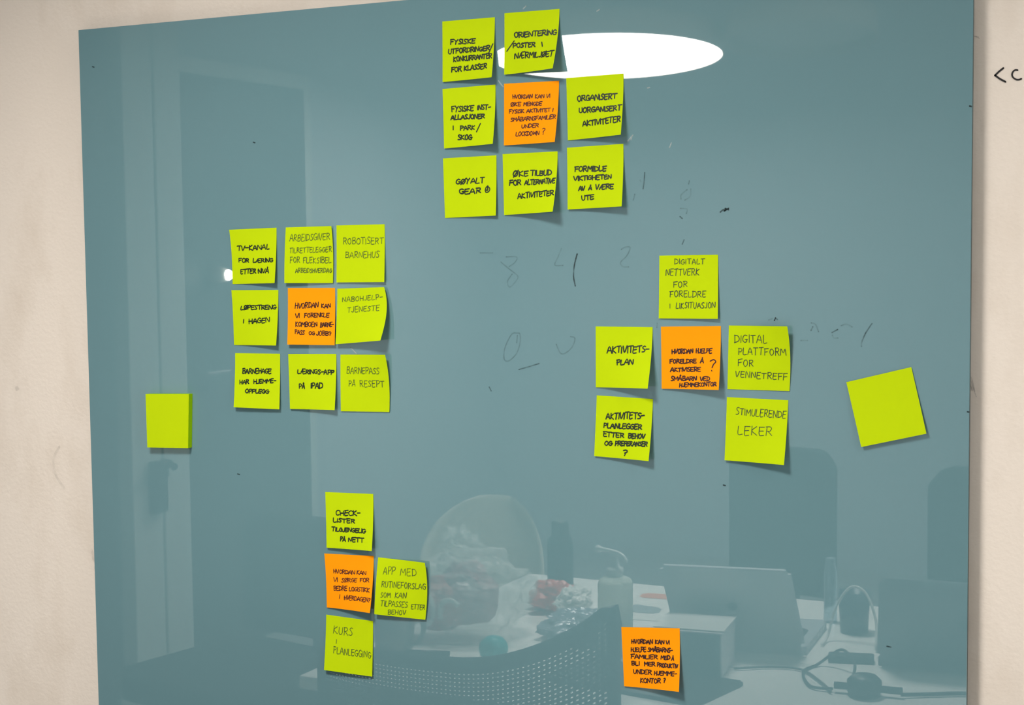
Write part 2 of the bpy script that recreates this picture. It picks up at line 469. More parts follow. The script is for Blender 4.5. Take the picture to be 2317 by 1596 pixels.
MARKS = [
 (0.5, [(-0.9009, -0.0249), (-0.8893, -0.0335), (-0.8778, -0.042), (-0.8789, -0.0476), (-0.8886, -0.0567), (-0.8921, -0.0495), (-0.8852, -0.0401)]),
 (0.35, [(-0.8934, -0.0183), (-0.8786, -0.0184), (-0.8808, -0.025), (-0.8893, -0.0306)]),
 (0.4, [(-0.8162, -0.0082), (-0.8214, -0.0196), (-0.8256, -0.0289), (-0.8143, -0.0293)]),
 (0.95, [(-0.7949, -0.0152), (-0.7984, -0.0272), (-0.8002, -0.042), (-0.7978, -0.0549)]),
 (0.4, [(-0.7358, -0.0101), (-0.7309, -0.0074), (-0.724, -0.0078), (-0.729, -0.0183), (-0.7369, -0.0256), (-0.734, -0.0311), (-0.7261, -0.0314)]),
 (0.5, [(-0.8766, -0.1147), (-0.8861, -0.1158), (-0.8948, -0.1293), (-0.8981, -0.1408), (-0.8972, -0.1494), (-0.8908, -0.1502), (-0.8801, -0.1404), (-0.8746, -0.1251), (-0.8755, -0.1147)]),
 (0.4, [(-0.8787, -0.1176), (-0.8799, -0.1271)]),
 (0.6, [(-0.8771, -0.1609), (-0.8634, -0.1571), (-0.8487, -0.1526)]),
 (0.4, [(-0.8245, -0.1279), (-0.8195, -0.1382), (-0.8133, -0.1393), (-0.803, -0.1313), (-0.7988, -0.12), (-0.8049, -0.1179)]),
 (0.25, [(-0.9308, -0.013), (-0.9125, -0.0131)]),
 (0.6, [(-0.7046, 0.0824), (-0.7056, 0.0717), (-0.707, 0.0627)]),
 (0.3, [(-0.7109, 0.0736), (-0.7099, 0.0714)]),
 (0.4, [(-0.7178, 0.0567), (-0.7198, 0.0495)]),
 (0.4, [(-0.6459, 0.0612), (-0.6468, 0.0524), (-0.6535, 0.0481)]),
 (0.4, [(-0.6506, 0.0604), (-0.6582, 0.0544), (-0.6582, 0.0494)]),
 (0.4, [(-0.6477, 0.071), (-0.6487, 0.067)]),
 (0.7, [(-0.6546, 0.0009), (-0.6569, -0.0044)]),
 (0.8, [(-0.6598, 0.0286), (-0.6568, 0.0262)]),
 (0.3, [(-0.6592, 0.0384), (-0.6507, 0.0373), (-0.6516, 0.032)]),
 (1, [(-0.6091, 0.033), (-0.6058, 0.0356), (-0.6012, 0.0364), (-0.6049, 0.0338), (-0.5988, 0.0372)]),
 (1, [(-0.603, 0.0373), (-0.5988, 0.0355)]),
 (0.6, [(-0.9199, -0.1845), (-0.917, -0.1896)]),
 (0.5, [(-0.6893, -0.0995), (-0.6899, -0.105)]),
 (0.45, [(-0.499, -0.0967), (-0.494, -0.0984), (-0.4904, -0.1069)]),
 (0.6, [(-0.4971, -0.101), (-0.4993, -0.1056)]),
 (0.5, [(-0.5112, -0.1174), (-0.5033, -0.1173)]),
 (0.6, [(-0.468, -0.1038), (-0.4747, -0.1076)]),
 (0.45, [(-0.4742, -0.1104), (-0.4725, -0.1136), (-0.4676, -0.1136)]),
 (0.45, [(-0.4641, -0.0994), (-0.4577, -0.0976), (-0.4514, -0.1007)]),
 (0.85, [(-0.4284, -0.0965), (-0.4311, -0.1), (-0.436, -0.1077)]),
 (0.55, [(-0.436, -0.1077), (-0.4401, -0.1175), (-0.4405, -0.1228)]),
 (0.5, [(-0.55, -0.0941), (-0.5456, -0.0924)]),
 (0.9, [(-0.5416, -0.0913), (-0.5431, -0.0945)]),
 (0.5, [(-0.5404, -0.0923), (-0.5392, -0.0934)]),
 (1, [(-1.5599, 0.2598), (-1.5567, 0.259)]),
 (1, [(-1.2797, 0.1407), (-1.2768, 0.14)]),
 (1, [(-1.3189, -0.3198), (-1.3158, -0.3203)]),
 (1, [(-0.3227, 0.1435), (-0.3208, 0.143)]),
 (1, [(-0.4094, -0.4672), (-0.4074, -0.4675)]),
 (1, [(-0.4068, -0.4675), (-0.4048, -0.4678)]),
 (1, [(-0.6057, -0.2924), (-0.6035, -0.2928)]),
 (1, [(-0.3219, -0.1931), (-0.32, -0.1935)]),
 (-1, [(-0.9015, 0.203), (-0.8954, 0.1955)]),
 (-1, [(-0.7269, 0.1206), (-0.7199, 0.1278)]),
 (-1, [(-0.7222, 0.1226), (-0.7211, 0.1268)]),
 (-1, [(-1.1286, -0.1377), (-1.1197, -0.1459)]),
 (-1, [(-0.8658, 0.2898), (-0.8621, 0.2928)]),
 (-1, [(-0.7659, 0.2796), (-0.763, 0.2809)]),
 (-1, [(-0.6727, 0.1112), (-0.6705, 0.1164)]),
 (-1, [(-0.7007, 0.1834), (-0.6979, 0.1838)])]
PADC = [[-1.47171, -0.21176], [-1.39419, -0.20913], [-1.39774, -0.28616], [-1.47117, -0.28884]]

# ------------------------------------------------------------------ the room shell
X0, X1, Y0 = -3.5, 2.6, -3.3
CEIL = 1.24
def struct(name, bm, m, label=None, parent=None):
    o = link(name, bm, m, parent)
    if parent is None:
        o['kind'] = 'structure'
    if label: o['label'] = label
    return o
struct('wall_front', bx((X0 - .1, WALLY, FLOOR), (X1 + .1, WALLY + .1, CEIL)), M['wall'], 'scuffed off-white plaster wall behind the teal board')
struct('wall_back', bx((X0 - .1, Y0 - .1, FLOOR), (X1 + .1, Y0, CEIL)), M['greywall'])
struct('wall_left', bx((X0 - .1, Y0, FLOOR), (X0, WALLY, CEIL)), M['greywall'])
struct('wall_right', bx((X1, Y0, FLOOR), (X1 + .1, WALLY, CEIL)), M['white'])
struct('floor', bx((X0 - .1, Y0 - .1, FLOOR - .1), (X1 + .1, WALLY + .1, FLOOR)), M['carpet'])
struct('ceiling', bx((X0 - .1, Y0 - .1, CEIL), (X1 + .1, WALLY + .1, CEIL + .1)), M['ceil'])
for nm, a, b in (('baseboard_front', (X0, WALLY - .012, FLOOR), (X1, WALLY, FLOOR + .08)),
                 ('baseboard_right', (X1 - .012, Y0 + .012, FLOOR), (X1, WALLY - .012, FLOOR + .08))):
    struct(nm, bx(a, b, .002), M['white'])
wn = struct('added_window_1', bx((X1 - .03, .05, -.65), (X1, 1.45, .75), .003), M['white'], 'added white framed window in the unseen right wall')  # invented frame and panes, built to go with the added right fill
M['pane'] = mat('added_pane', (.8, .85, .9), .1)
for a, b in (((X1 - .034, .10, -.60), (X1 - .031, .73, .70)), ((X1 - .034, .77, -.60), (X1 - .031, 1.40, .70))):
    struct('added_window_pane', bx(a, b), M['pane'], parent=wn)
# dark door in the left wall, light frame, and the light cupboard front beside it
d = struct('door_1', bx((X0, -1.58, FLOOR), (X0 + .04, -.80, .60)), M['door'], 'dark grey door seen only in the glass')
bm = bmesh.new()
tube([(X0 + .041, -.88, -.45), (X0 + .09, -.88, -.45), (X0 + .09, -1.0, -.45)], .01, bm=bm, n=0)
struct('door_handle', bm, M['steel'], parent=d)
for nm, a, b in (('trim_1', (X0, -.80, FLOOR), (X0 + .06, -.662, .9)), ('trim_2', (X0, -.65, FLOOR), (X0 + .06, -.50, .9)),
                 ('trim_3', (X0, -1.64, FLOOR), (X0 + .03, -1.58, .66)), ('trim_4', (X0, -1.58, .60), (X0 + .03, -.80, .66))):
    struct(nm, bx(a, b, .003), M['trim'])
t = thing('tall_cabinet', (X0 + .01, 0, FLOOR), 'dark tall two-door cabinet against the left wall', 'cabinet')
link('carcass', bx((0, -.29, 0), (.16, .91, 2.35), .003), M['door'], t)
for y in (-.285, .313):
    dd = link('cabinet_door', bx((.161, y, .06), (.178, y + .592, 2.33), .002), M['door'], t)
    yy = y + (.55 if y < 0 else .04)
    link('handle', tube([(.178, yy, 1.0), (.20, yy, 1.0), (.20, yy, 1.2), (.178, yy, 1.2)], .006, n=0), M['steel'], dd)
t = thing('wall_intercom', (X0 + .06, -.61, -.80), 'dark intercom handset hung on the light door frame', 'intercom')
link('housing', bx((.001, -.035, -.10), (.03, .035, .02), .004), M['plastic'], t)
link('handset', tube([(.045, -.05, .05), (.05, .0, .07), (.045, .055, .05), (.045, .065, .035)], [.014, .009, .009, .014], 10), M['plastic'], t, True)
link('cradle', bx((.001, -.03, .02), (.04, .03, .075), .003), M['plastic'], t)
# ------------------------------------------------------------------ lamps
M['lamp'] = mat('lamp_diffuser', (0.9, 0.9, 0.9), 0.5, emis=((1.0, 0.965, 0.91), LAMP_L))
M['lamp_off'] = mat('unlit_diffuser', (0.6, 0.6, 0.58), 0.5)
def pendant(loc, r, lit, label, tilt):
    t = thing('round_pendant_lamp', loc, label, 'lamp')
    t.rotation_euler = tilt
    bm = lathe([(r - .008, -.03), (r, -.03), (r, .06), (r * .8, .075), (.06, .08), (.05, .08)], 64)
    for f in [f for f in bm.faces if len(f.verts) > 8]:
        bm.faces.remove(f)
    link('rim', bm, M['white'], t, True)
    link('diffuser', lathe([(r - .004, .0), (r - .004, .012), (.05, .014)], 64), M['lamp'] if lit else M['lamp_off'], t)
    link('canopy', lathe([(.06, CEIL - loc[2] - .03), (.06, CEIL - loc[2] - .002)], 24), M['white'], t)
    b2 = bmesh.new()
    for k in range(3):
        a = k * 2.094
        tube([(r * .7 * math.cos(a), r * .7 * math.sin(a), .07), (.02 * math.cos(a), .02 * math.sin(a), CEIL - loc[2] - .02)], .002, 6, b2, 0)
    link('suspension_wire', b2, M['steel'], t)
    return t
pendant((-2.33, -1.93, .718), .44, True, 'large lit round pendant lamp hanging near the dark door', (.075, -.033, 0))
pendant((-1.60, -1.99, .74), .27, False, 'smaller unlit round pendant lamp hanging beside the lit one', (.12, -.05, 0))
t = thing('wall_spotlight', (X0, -1.13, -.107), 'small lit spotlight on the dark door', 'lamp')
t.location = (X0 + .04, -.985, -.105)
link('housing', lathe([(.03, 0), (.03, .04), (.022, .06)], 20, mtx=Matrix.Rotation(math.pi / 2, 4, 'Y')), M['white'], t, True)
link('bulb', lathe([(.012, .058), (.013, .07), (.008, .082), (.003, .086)], 16, mtx=Matrix.Scale(1.5, 4, (0, 0, 1)) @ Matrix.Rotation(math.pi / 2, 4, 'Y')), mat('bulb_glow', (1, 1, 1), emis=((1, .95, .85), 90)), t, True)

# ------------------------------------------------------------------ the glass board
BX0, BX1, BZ0, BZ1 = -1.5843, -0.3197, -0.95, 0.3139
board = thing('glass_board', (BX0, D, BZ0), 'large teal back-painted glass writing board standing off the wall', 'board')
def W2(p): return (p[0] - BX0, p[1] - D, p[2] - BZ0)
bm = bx((0, 0, 0), (BX1 - BX0, .006, BZ1 - BZ0), .0006)
gl = link('glass_panel', bm, M['glass'], board)
gl.data.materials.append(M['glass_edge'])
for p in gl.data.polygons:
    if abs(p.normal.y) < 0.9:
        p.material_index = 1
for x in (.12, BX1 - BX0 - .12):
    for z in (.12, BZ1 - BZ0 - .12):
        link('standoff', lathe([(.014, 0), (.014, .0138)], 20, mtx=T(x, .0198, z) @ Matrix.Rotation(math.pi / 2, 4, 'X')), M['steel'], board)

def ribbon(bm, pts, w, surf, fade=None):
    """flat pen stroke: pts are 2D, surf maps (a, b) -> (3D point, unit a, unit b); half width w"""
    P = smooth_pts([(p[0], p[1], 0) for p in pts], 3) if len(pts) > 2 else [Vector((p[0], p[1], 0)) for p in pts]
    Q = [P[0]]
    for a, b in zip(P, P[1:]):
        n = max(1, int((b - a).length / .0022))
        for k in range(1, n + 1):
            Q.append(a.lerp(b, k / n))
    L = []
    for i, q in enumerate(Q):
        d = Q[min(i + 1, len(Q) - 1)] - Q[max(i - 1, 0)]
        if d.length < 1e-7:
            d = Vector((1, 0, 0))
        d.normalize()
        nrm = Vector((-d.y, d.x, 0))
        L.append((bm.verts.new(surf(q + nrm * w)), bm.verts.new(surf(q - nrm * w))))
    for a, b in zip(L, L[1:]):
        bm.faces.new((a[0], b[0], b[1], a[1]))
    for q, s in ((Q[0], 1), (Q[-1], 1)):
        ring = [bm.verts.new(surf(q + Vector((math.cos(k * math.pi / 4), math.sin(k * math.pi / 4), 0)) * w)) for k in range(8)]
        bm.faces.new(ring)

def faint(name, s):
    m = mat(name, (0.02, 0.045, 0.05), 0.6)
    nt = m.node_tree
    b = nt.nodes['Principled BSDF']
    tc = nt.nodes.new('ShaderNodeTexCoord')
    n = nt.nodes.new('ShaderNodeTexNoise')
    n.inputs['Scale'].default_value = 120
    n.inputs['Detail'].default_value = 3
    nt.links.new(tc.outputs['Object'], n.inputs['Vector'])
    mr = nt.nodes.new('ShaderNodeMapRange')
    mr.inputs['From Min'].default_value = .3
    mr.inputs['From Max'].default_value = .7
    mr.inputs['To Min'].default_value = s * .25
    mr.inputs['To Max'].default_value = s
    nt.links.new(n.outputs['Fac'], mr.inputs['Value'])
    nt.links.new(mr.outputs['Result'], b.inputs['Alpha'])
    return m
FW = mat('pale_adhesive_residue', (.55, .6, .58), .6, alpha=.35)
F1, F2, F3 = faint('wiped_marker_trace', .26), faint('half_wiped_marker', .5), faint('dark_marker_speck', .95)
for s, pts in MARKS:
    bm = bmesh.new()
    ribbon(bm, [(x - BX0, z - BZ0) for x, z in pts], .0008 if s < .95 else .0009, lambda q: (q[0], -.00025, q[1]))
    link('marker_trace' if s > 0 else 'adhesive_speck', bm, FW if s < 0 else F1 if s < .55 else (F2 if s < .9 else F3), board)

# ------------------------------------------------------------------ marks on the wall
def wall_marks(name, polys, w, m, label, cat='mark'):
    bm = bmesh.new()
    for pts in polys:
        ribbon(bm, pts, w, lambda q: (q[0], WALLY - .0005, q[1]))
    return tag(link(name, bm, m), label, cat)
M['pen'] = mat('black_pen_on_wall', (.008, .007, .008), .5)
wall_marks('pen_arrow', [[(-0.2907, 0.1846), (-0.2955, 0.1809), (-0.2994, 0.1772)], [(-0.2994, 0.1772), (-0.2941, 0.1731), (-0.2883, 0.1696)]], .0010, M['pen'], 'black pen angle bracket drawn on the wall right of the board')
wall_marks('pen_letter', [[(-0.2756, 0.1815), (-0.278, 0.1818), (-0.2801, 0.1804), (-0.2814, 0.1774), (-0.2805, 0.1742), (-0.2774, 0.1717), (-0.2743, 0.1711), (-0.2716, 0.1719)]], .0009, M['pen'], 'black pen letter C on the wall at the right edge')
SC1 = faint('scuff', .38)
SC0 = faint('faint_scuff', .12)
wall_marks('wall_scuff', [[(-0.3223, 0.2213), (-0.3195, 0.2202), (-0.3166, 0.2185)], [(-.3205, .2212), (-.3175, .2200)]], .0005, SC1, 'thin dark scuff on wall by the upper right board edge', 'scuff')
wall_marks('wall_scuff', [[(-0.3230, -0.1544), (-0.3205, -0.160), (-0.3176, -0.172)], [(-.3225, -.158), (-.3195, -.168), (-.316, -.178)], [(-.3228, -.163), (-.3205, -.171)]], .0005, SC1, 'feathery dark scuff on wall beside the right board edge at mid height', 'scuff')
wall_marks('wall_scuff', [[(-1.6635, -0.3012), (-1.6727, -0.3134), (-1.6763, -0.3254), (-1.6719, -0.3453), (-1.6565, -0.3636)]], .0022, SC0, 'faint curved grey scuff on the wall left of the board', 'scuff')
wall_marks('wall_scuff', [[(-1.747, -.214), (-1.744, -.213)], [(-1.746, -.217), (-1.742, -.215)]], .0022, SC0, 'small round grey spot on the wall at the far left', 'scuff')
wall_marks('wall_scuff', [[(-1.601, -.450), (-1.598, -.458)], [(-1.604, -.466), (-1.597, -.474)], [(-1.600, -.480), (-1.5965, -.492)], [(-1.606, -.455), (-1.600, -.470)]], .0028, SC0, 'grey smudges on the wall beside the lower left board edge', 'scuff')

# ------------------------------------------------------------------ handwriting
GL = {
 'A': (6, ['0,0 3,10 6,0', '1,3.6 5.2,3.6']), 'B': (5.5, ['.6,0 .6,10', '0,9.6 3.6,10 5,8.2 3.6,5.6 1,5.2', '1,5.2 4.4,4.8 5.5,2.6 3.8,.2 .4,0']),
 'C': (5.2, ['5.2,8.8 3,10 .8,7.6 .4,3.4 2.2,.2 5.2,.8']), 'D': (5.8, ['.6,0 .6,10', '0,9.8 3.6,9.4 5.8,6 5,2 .3,0']),
 'E': (5, ['.5,9.6 .5,0 4.8,.2', '.4,5 4.2,5.4', '0,9.8 5,10.2']), 'F': (5, ['.6,0 .6,9.8', '0,9.8 5.2,10.4', '.6,5 4.2,5.6']),
 'G': (5.6, ['5,8.6 3,10 .7,7.6 .4,3 2.4,.2 4.9,1.2 5,4.4', '3,4.4 6,4.6']), 'H': (5.6, ['.6,0 .4,10', '5.2,0 5.2,10', '.4,5 5.4,5.2']),
 'I': (1, ['.6,0 .4,9.8']), 'J': (3.8, ['3.4,10 3.4,2.4 2,0 0,1.2']), 'K': (5.4, ['.5,0 .6,10', '4.8,9.6 .7,4.8 5.4,0']),
 'L': (4.6, ['.6,10 .4,.2 4.6,.5']), 'M': (7, ['.3,0 .8,10 3.4,3.6 6,10 6.8,0']), 'N': (5.8, ['.4,0 .5,10 5.2,.4 5.5,10']),
 'O': (5.6, ['3,10 .8,8 .4,3.6 2.4,0 4.8,1.6 5.4,6 4,9.4 2.6,10']), 'P': (5, ['.6,0 .6,10', '0,9.8 3.8,10 5,7.6 3.4,5 .8,4.6']),
 'Q': (5.4, ['3,11 .9,8 .4,3.6 2.4,0 4.8,1.6 5.4,6 4,9.8 2.8,11', '3.6,8.4 3.4,3.4 1.6,4.2']),
 'R': (5.6, ['.6,0 .6,10', '0,9.8 3.8,10 4.8,7.8 3.4,5.4 .9,5', '1.8,5 5.6,.2']), 'S': (4.6, ['4.6,9.2 2.4,10 .7,8 2.2,5.6 4.2,3.2 3,.4 0,.6']),
 'T': (5.6, ['2.8,0 2.8,9.8', '0,9.8 5.8,10.2']), 'U': (5.2, ['.4,10 .5,2.6 2.4,0 4.6,2 5,10']), 'W': (7.4, ['.2,10 1.8,0 3.8,7.6 5.6,0 7.4,10']), 'V': (5.4, ['.2,10 2.4,0 5.4,10']),
 'Y': (5.2, ['.3,10 2.6,5.4', '5.2,10 2.6,5.4 1.4,-.4']), 'Æ': (8.4, ['0,0 3.8,10 4,0 8,.3', '1,3.8 7.4,5', '3.6,9.8 8.4,10.2']),
 'Ø': (5.8, ['3,10 .8,8 .4,3.6 2.4,0 4.8,1.6 5.4,6 4,9.4 2.6,10', '.2,-.8 5.8,10.8']), 'Å': (6, ['0,0 3,9.4 6,0', '1,3.6 5.2,3.6', '2.6,11.2 3.2,12.6 3.9,11.4 2.8,10.8']),
 '-': (4, ['.2,5 4,5.4']), '/': (4, ['0,-.2 4,10']), '?': (4.4, ['.4,8.6 2.2,10.2 4.2,8.6 3.4,6 2,4.4 2,2.8', '2,.6 2.1,.3']), 'i': (1, ['.5,0 .5,6.6', '.5,9.2 .6,9.5']),
}
GL = {k: (v[0], [[tuple(float(c) for c in p.split(',')) for p in s.split()] for s in v[1]]) for k, v in GL.items()}
S = 0.076

def surface(cs, trl, bow=(0, 0)):
    """cs: TL, TR, BR, BL as (x, z, lift). Returns f(u, v, up) -> local point (relative to TL on the glass)"""
    ox, oz = cs[0][0], cs[0][1]
    def f(u, v, up=0.0):
        uu, vv = min(max(u, -.02), 1.02), min(max(v, -.02), 1.02)
        x = (cs[0][0] * (1 - uu) + cs[1][0] * uu) * (1 - vv) + (cs[3][0] * (1 - uu) + cs[2][0] * uu) * vv
        z = (cs[0][1] * (1 - uu) + cs[1][1] * uu) * (1 - vv) + (cs[3][1] * (1 - uu) + cs[2][1] * uu) * vv
        a = max(uu, 0) ** 1.5
        b = (1 - max(1 - vv, 0) ** 1.8) if trl else max(vv, 0) ** 1.6
        h = (cs[0][2] * (1 - a) + cs[1][2] * a) * (1 - b) + (cs[3][2] * (1 - a) + cs[2][2] * a) * b
        x += (bow[0] * (1 - uu) ** 2 + bow[1] * max(uu, 0) ** 2) * math.sin(math.pi * min(1, max(0, vv)) ** .85)
        return Vector((x - ox, -(h + up), z - oz))
    return f

def write(lines, f, bold, seed, gap=1.3, j=.28):
    rnd = random.Random(seed)
    bm = bmesh.new()
    for (txt, u0, v0, u1, v1, h) in lines:
        wd = [(GL[c][0] if c != ' ' else 3.2) for c in txt]
        tot = sum(wd) + gap * (len(txt) - 1)
        u1 = min(u1, .972)
        big = h > .15
        x = 0.0
        sl = rnd.uniform(.02, .10)
        for c, cw in zip(txt, wd):
            if c != ' ':
                jy, jh = rnd.uniform(-.5, .5), rnd.uniform(.92, 1.08)
                if big: jy, jh = 0, 1
                for st in GL[c][1]:
                    P = []
                    for (px, py) in st:
                        gx = (x + px + rnd.uniform(-j, j)) / tot
                        gy = (py * jh + jy + rnd.uniform(-j, j)) / 10.0 * h
                        u = u0 + (u1 - u0) * gx + sl * gy
                        v = v0 + (v1 - v0) * gx - gy
                        P.append((u * S, v * S))
                    ribbon(bm, P, bold * rnd.uniform(.88, 1.12), lambda q: f(q[0] / S, q[1] / S, .0003))
            x += cw + gap
    return bm

INFO = {
 'utf': ('lime green sticky note reading FYSISKE UTFORDRINGER, top left of the top cluster', 'k'),
 'ori': ('lime sticky note reading ORIENTERING POSTER, curled, highest of all over the lamp reflection', 'k'),
 'inst': ('lime sticky note reading FYSISKE INST- I PARK/SKOG, left of middle row in top cluster', 'k'),
 'or1': ('orange sticky note in the centre of the top cluster, ending LOCKDOWN?', 'o'),
 'org': ('lime sticky note reading ORGANISERT UORGANISERT AKTIVITETER, just below the lamp reflection', 'k'),
 'goy': ('lime sticky note reading GØYALT GEAR, bottom left of the top cluster', 'k'),
 'oke': ('lime sticky note reading ØKE TILBUD FOR ALTERNATIVE AKTIVITETER, lower corner curled off the glass', 'k'),
 'form': ('lime sticky note reading FORMIDLE VIKTIGHETEN, bottom right of the top cluster', 'k'),
 'tv': ('lime sticky note reading TV-KANAL FOR LÆRING, top left of the left cluster', 'k'),
 'arb': ('lime sticky note with thin writing ARBEIDSGIVER TILRETTELEGGER, top middle of left cluster', 't'),
 'rob': ('lime sticky note with thin writing ROBOTISERT BARNEHUS, top right of left cluster', 't'),
 'lop': ('lime sticky note reading LØPESTRENG I HAGEN, left of the orange note in left cluster', 'k'),
 'or2': ('orange sticky note in the centre of the left cluster, ending PASS OG JOBB?', 'o2'),
 'nabo': ('strongly curled lime sticky note with thin writing NABOHJELP-TJENESTE', 't'),
 'bhg': ('lime sticky note reading BARNEHAGE HAR HJEMME-OPPLEGG, bottom left of left cluster', 'k'),
 'laer': ('lime sticky note starting LÆRINGS-APP, bottom middle of left cluster', 'k'),
 'bps': ('lime sticky note with thin writing BARNEPASS PÅ RESEPT, bottom right of left cluster', 't'),
 'dnet': ('lime sticky note with thin writing DIGITALT NETTVERK, topmost of the right cluster', 't2'),
 'apl': ('lime sticky note reading AKTIVITETS-PLAN, left of the orange note in right cluster', 'k'),
 'or3': ('orange sticky note in the centre of the right cluster, ending HJEMMEKONTOR', 'o2'),
 'dpl': ('lime sticky note with thin writing DIGITAL PLATTFORM FOR VENNETREFF', 't2'),
 'apg': ('lime sticky note reading AKTIVITETS-PLANLEGGER, bottom left of right cluster', 'k'),
 'stim': ('lime sticky note with thin writing STIMULERENDE LEKER, bottom right of right cluster', 't2'),
 'blank': ('blank lime sticky note stuck at a slant near the right board edge', ''),
 'check': ('lime sticky note reading CHECK-LISTER TILGJENGELIG, topmost of the lower left cluster', 'k'),
 'or4': ('orange sticky note reading HVORDAN KAN VI SØRGE FOR BEDRE LOGISTIKK, in lower left cluster', 'o'),
 'app': ('lime sticky note with thin writing APP MED RUTINEFORSLAG, right of an orange note', 't'),
 'kurs': ('lime sticky note with thin writing KURS I PLANLEGGING, lowest of lower left cluster', 't'),
 'or5': ('lone orange sticky note at the bottom of the board, ending KONTOR?', 'o2'),
}
BOW = {'nabo': (0, .0050), 'bps': (0, .0022), 'dpl': (0, .0018), 'app': (0, .003), 'arb': (0, .0015), 'tv': (.0018, 0), 'or4': (.001, 0), 'lop': (.0008, 0)}
M['ink_mid'] = mat('fine_pen_ink_on_lime', (0.018, 0.035, 0.02), 0.6, noise=0.25, scale=300)
M['ink_maroon'] = mat('heavy_dark_ink_on_orange', (0.028, 0.004, 0.004), 0.6, noise=0.2, scale=300)
PEN = {'o2': (.00068, 'ink_maroon'), 'k': (.00082, 'ink'), 'o': (.00058, 'ink_red'), 't': (.00045, 'ink_thin'), 't2': (.00042, 'ink_mid')}
for i, (k, (cs, lines)) in enumerate(NOTES.items()):
    label, pen = INFO[k]
    f = surface(cs, k in ('dpl', 'bps', 'app', 'arb'), BOW.get(k, (0, 0)))
    bm = bmesh.new()
    n = 14
    fr = [[bm.verts.new(f(a / n, b / n, .00006)) for a in range(n + 1)] for b in range(n + 1)]
    bk = [[bm.verts.new(f(a / n, b / n, -.00006)) for a in range(n + 1)] for b in range(n + 1)]
    for b in range(n):
        for a in range(n):
            bm.faces.new((fr[b][a], fr[b + 1][a], fr[b + 1][a + 1], fr[b][a + 1]))
            bm.faces.new((bk[b][a], bk[b][a + 1], bk[b + 1][a + 1], bk[b + 1][a]))
    rim = set()
    for a in range(n):
        rim.add(bm.faces.new((fr[0][a], fr[0][a + 1], bk[0][a + 1], bk[0][a])))
        rim.add(bm.faces.new((fr[n][a + 1], fr[n][a], bk[n][a], bk[n][a + 1])))
        rim.add(bm.faces.new((fr[a + 1][0], fr[a][0], bk[a][0], bk[a + 1][0])))
        rim.add(bm.faces.new((fr[a][n], fr[a + 1][n], bk[a + 1][n], bk[a][n])))
    bmesh.ops.recalc_face_normals(bm, faces=bm.faces)
    for e in bm.edges:
        if any(q in rim for q in e.link_faces):
            e.smooth = False
    o = link('sticky_note', bm, M['orange' if k.startswith('or') and k[2:].isdigit() else 'lime'], None, True, (cs[0][0], D, cs[0][1]))
    tag(o, label, 'sticky note', 'sticky notes on the glass board')
    if lines:
        hw, ink = PEN[pen]
        link('handwriting', write(lines, f, hw, 11 + i, *((.9, .46) if pen[0] in 'ko' else (1.5, .3))), M[ink], o)

# pad of unused notes
PC = PADC
t = thing('sticky_note_pad', (PC[0][0], D, PC[0][1]), 'thick blank lime sticky note pad at the lower left of the board', 'note pad')
def padslab(y0, y1, e=0.0, j=(0, 0)):
    bm = bmesh.new()
    q = [(c[0] - PC[0][0] + j[0], c[1] - PC[0][1] + j[1]) for c in PC]
    A = [bm.verts.new((x, -y0, z)) for x, z in q]
    B = [bm.verts.new((x, -y1, z)) for x, z in q]
    bm.faces.new(A); bm.faces.new(list(reversed(B)))
    for k in range(4):
        bm.faces.new((A[k], A[(k + 1) % 4], B[(k + 1) % 4], B[k]))
    bmesh.ops.recalc_face_normals(bm, faces=bm.faces)
    return bm
link('sheet_block', padslab(.0003, .0086), M['lime_side'], t)
link('top_sheet', padslab(.0087, .0088), M['lime'], t)

# ------------------------------------------------------------------ table and what stands on it (seen in the glass)
TZ = -.75
t = thing('meeting_table', (-.59, .85, FLOOR), 'long white meeting table in front of the teal board', 'table')
link('tabletop', bx((-.95, -.46, .705), (.95, .46, .73), .004), M['table'], t)
for sx in (-1, 1):
    for sy in (-1, 1):
        link('leg', bx((sx * .88 - .025, sy * .40 - .025, 0), (sx * .88 + .025, sy * .40 + .025, .705), .003), M['white'], t)
link('apron', bx((-.85, -.37, .65), (.85, .37, .704)), M['white'], t)

# soap dispenser
M['soap'] = mat('cloudy_soap_plastic', (0.92, 0.96, 0.86), 0.45, spec=.6, trans=.45, ior=1.15)
M['pump'] = mat('clear_white_plastic', (0.75, 0.78, 0.78), 0.25)
t = thing('soap_dispenser', (-1.094, .945, TZ), 'pump soap dispenser with cloudy pale body on the table', 'dispenser', rz=.35)
link('bottle', lathe([(.030, 0), (.032, .004), (.032, .128), (.029, .137), (.016, .142), (.014, .144)], 32), M['soap'], t, True)
link('collar', lathe([(.015, .142), (.015, .158), (.008, .16), (.006, .176), (.006, .18)], 24), M['pump'], t, True)
link('nozzle', tube([(.018, 0, .182), (.0, 0, .186), (-.03, 0, .187), (-.048, 0, .186)][::-1] + [(.028, 0, .172)], [.004, .0065, .007, .007, .006, .004], 10), M['pump'], t, True)

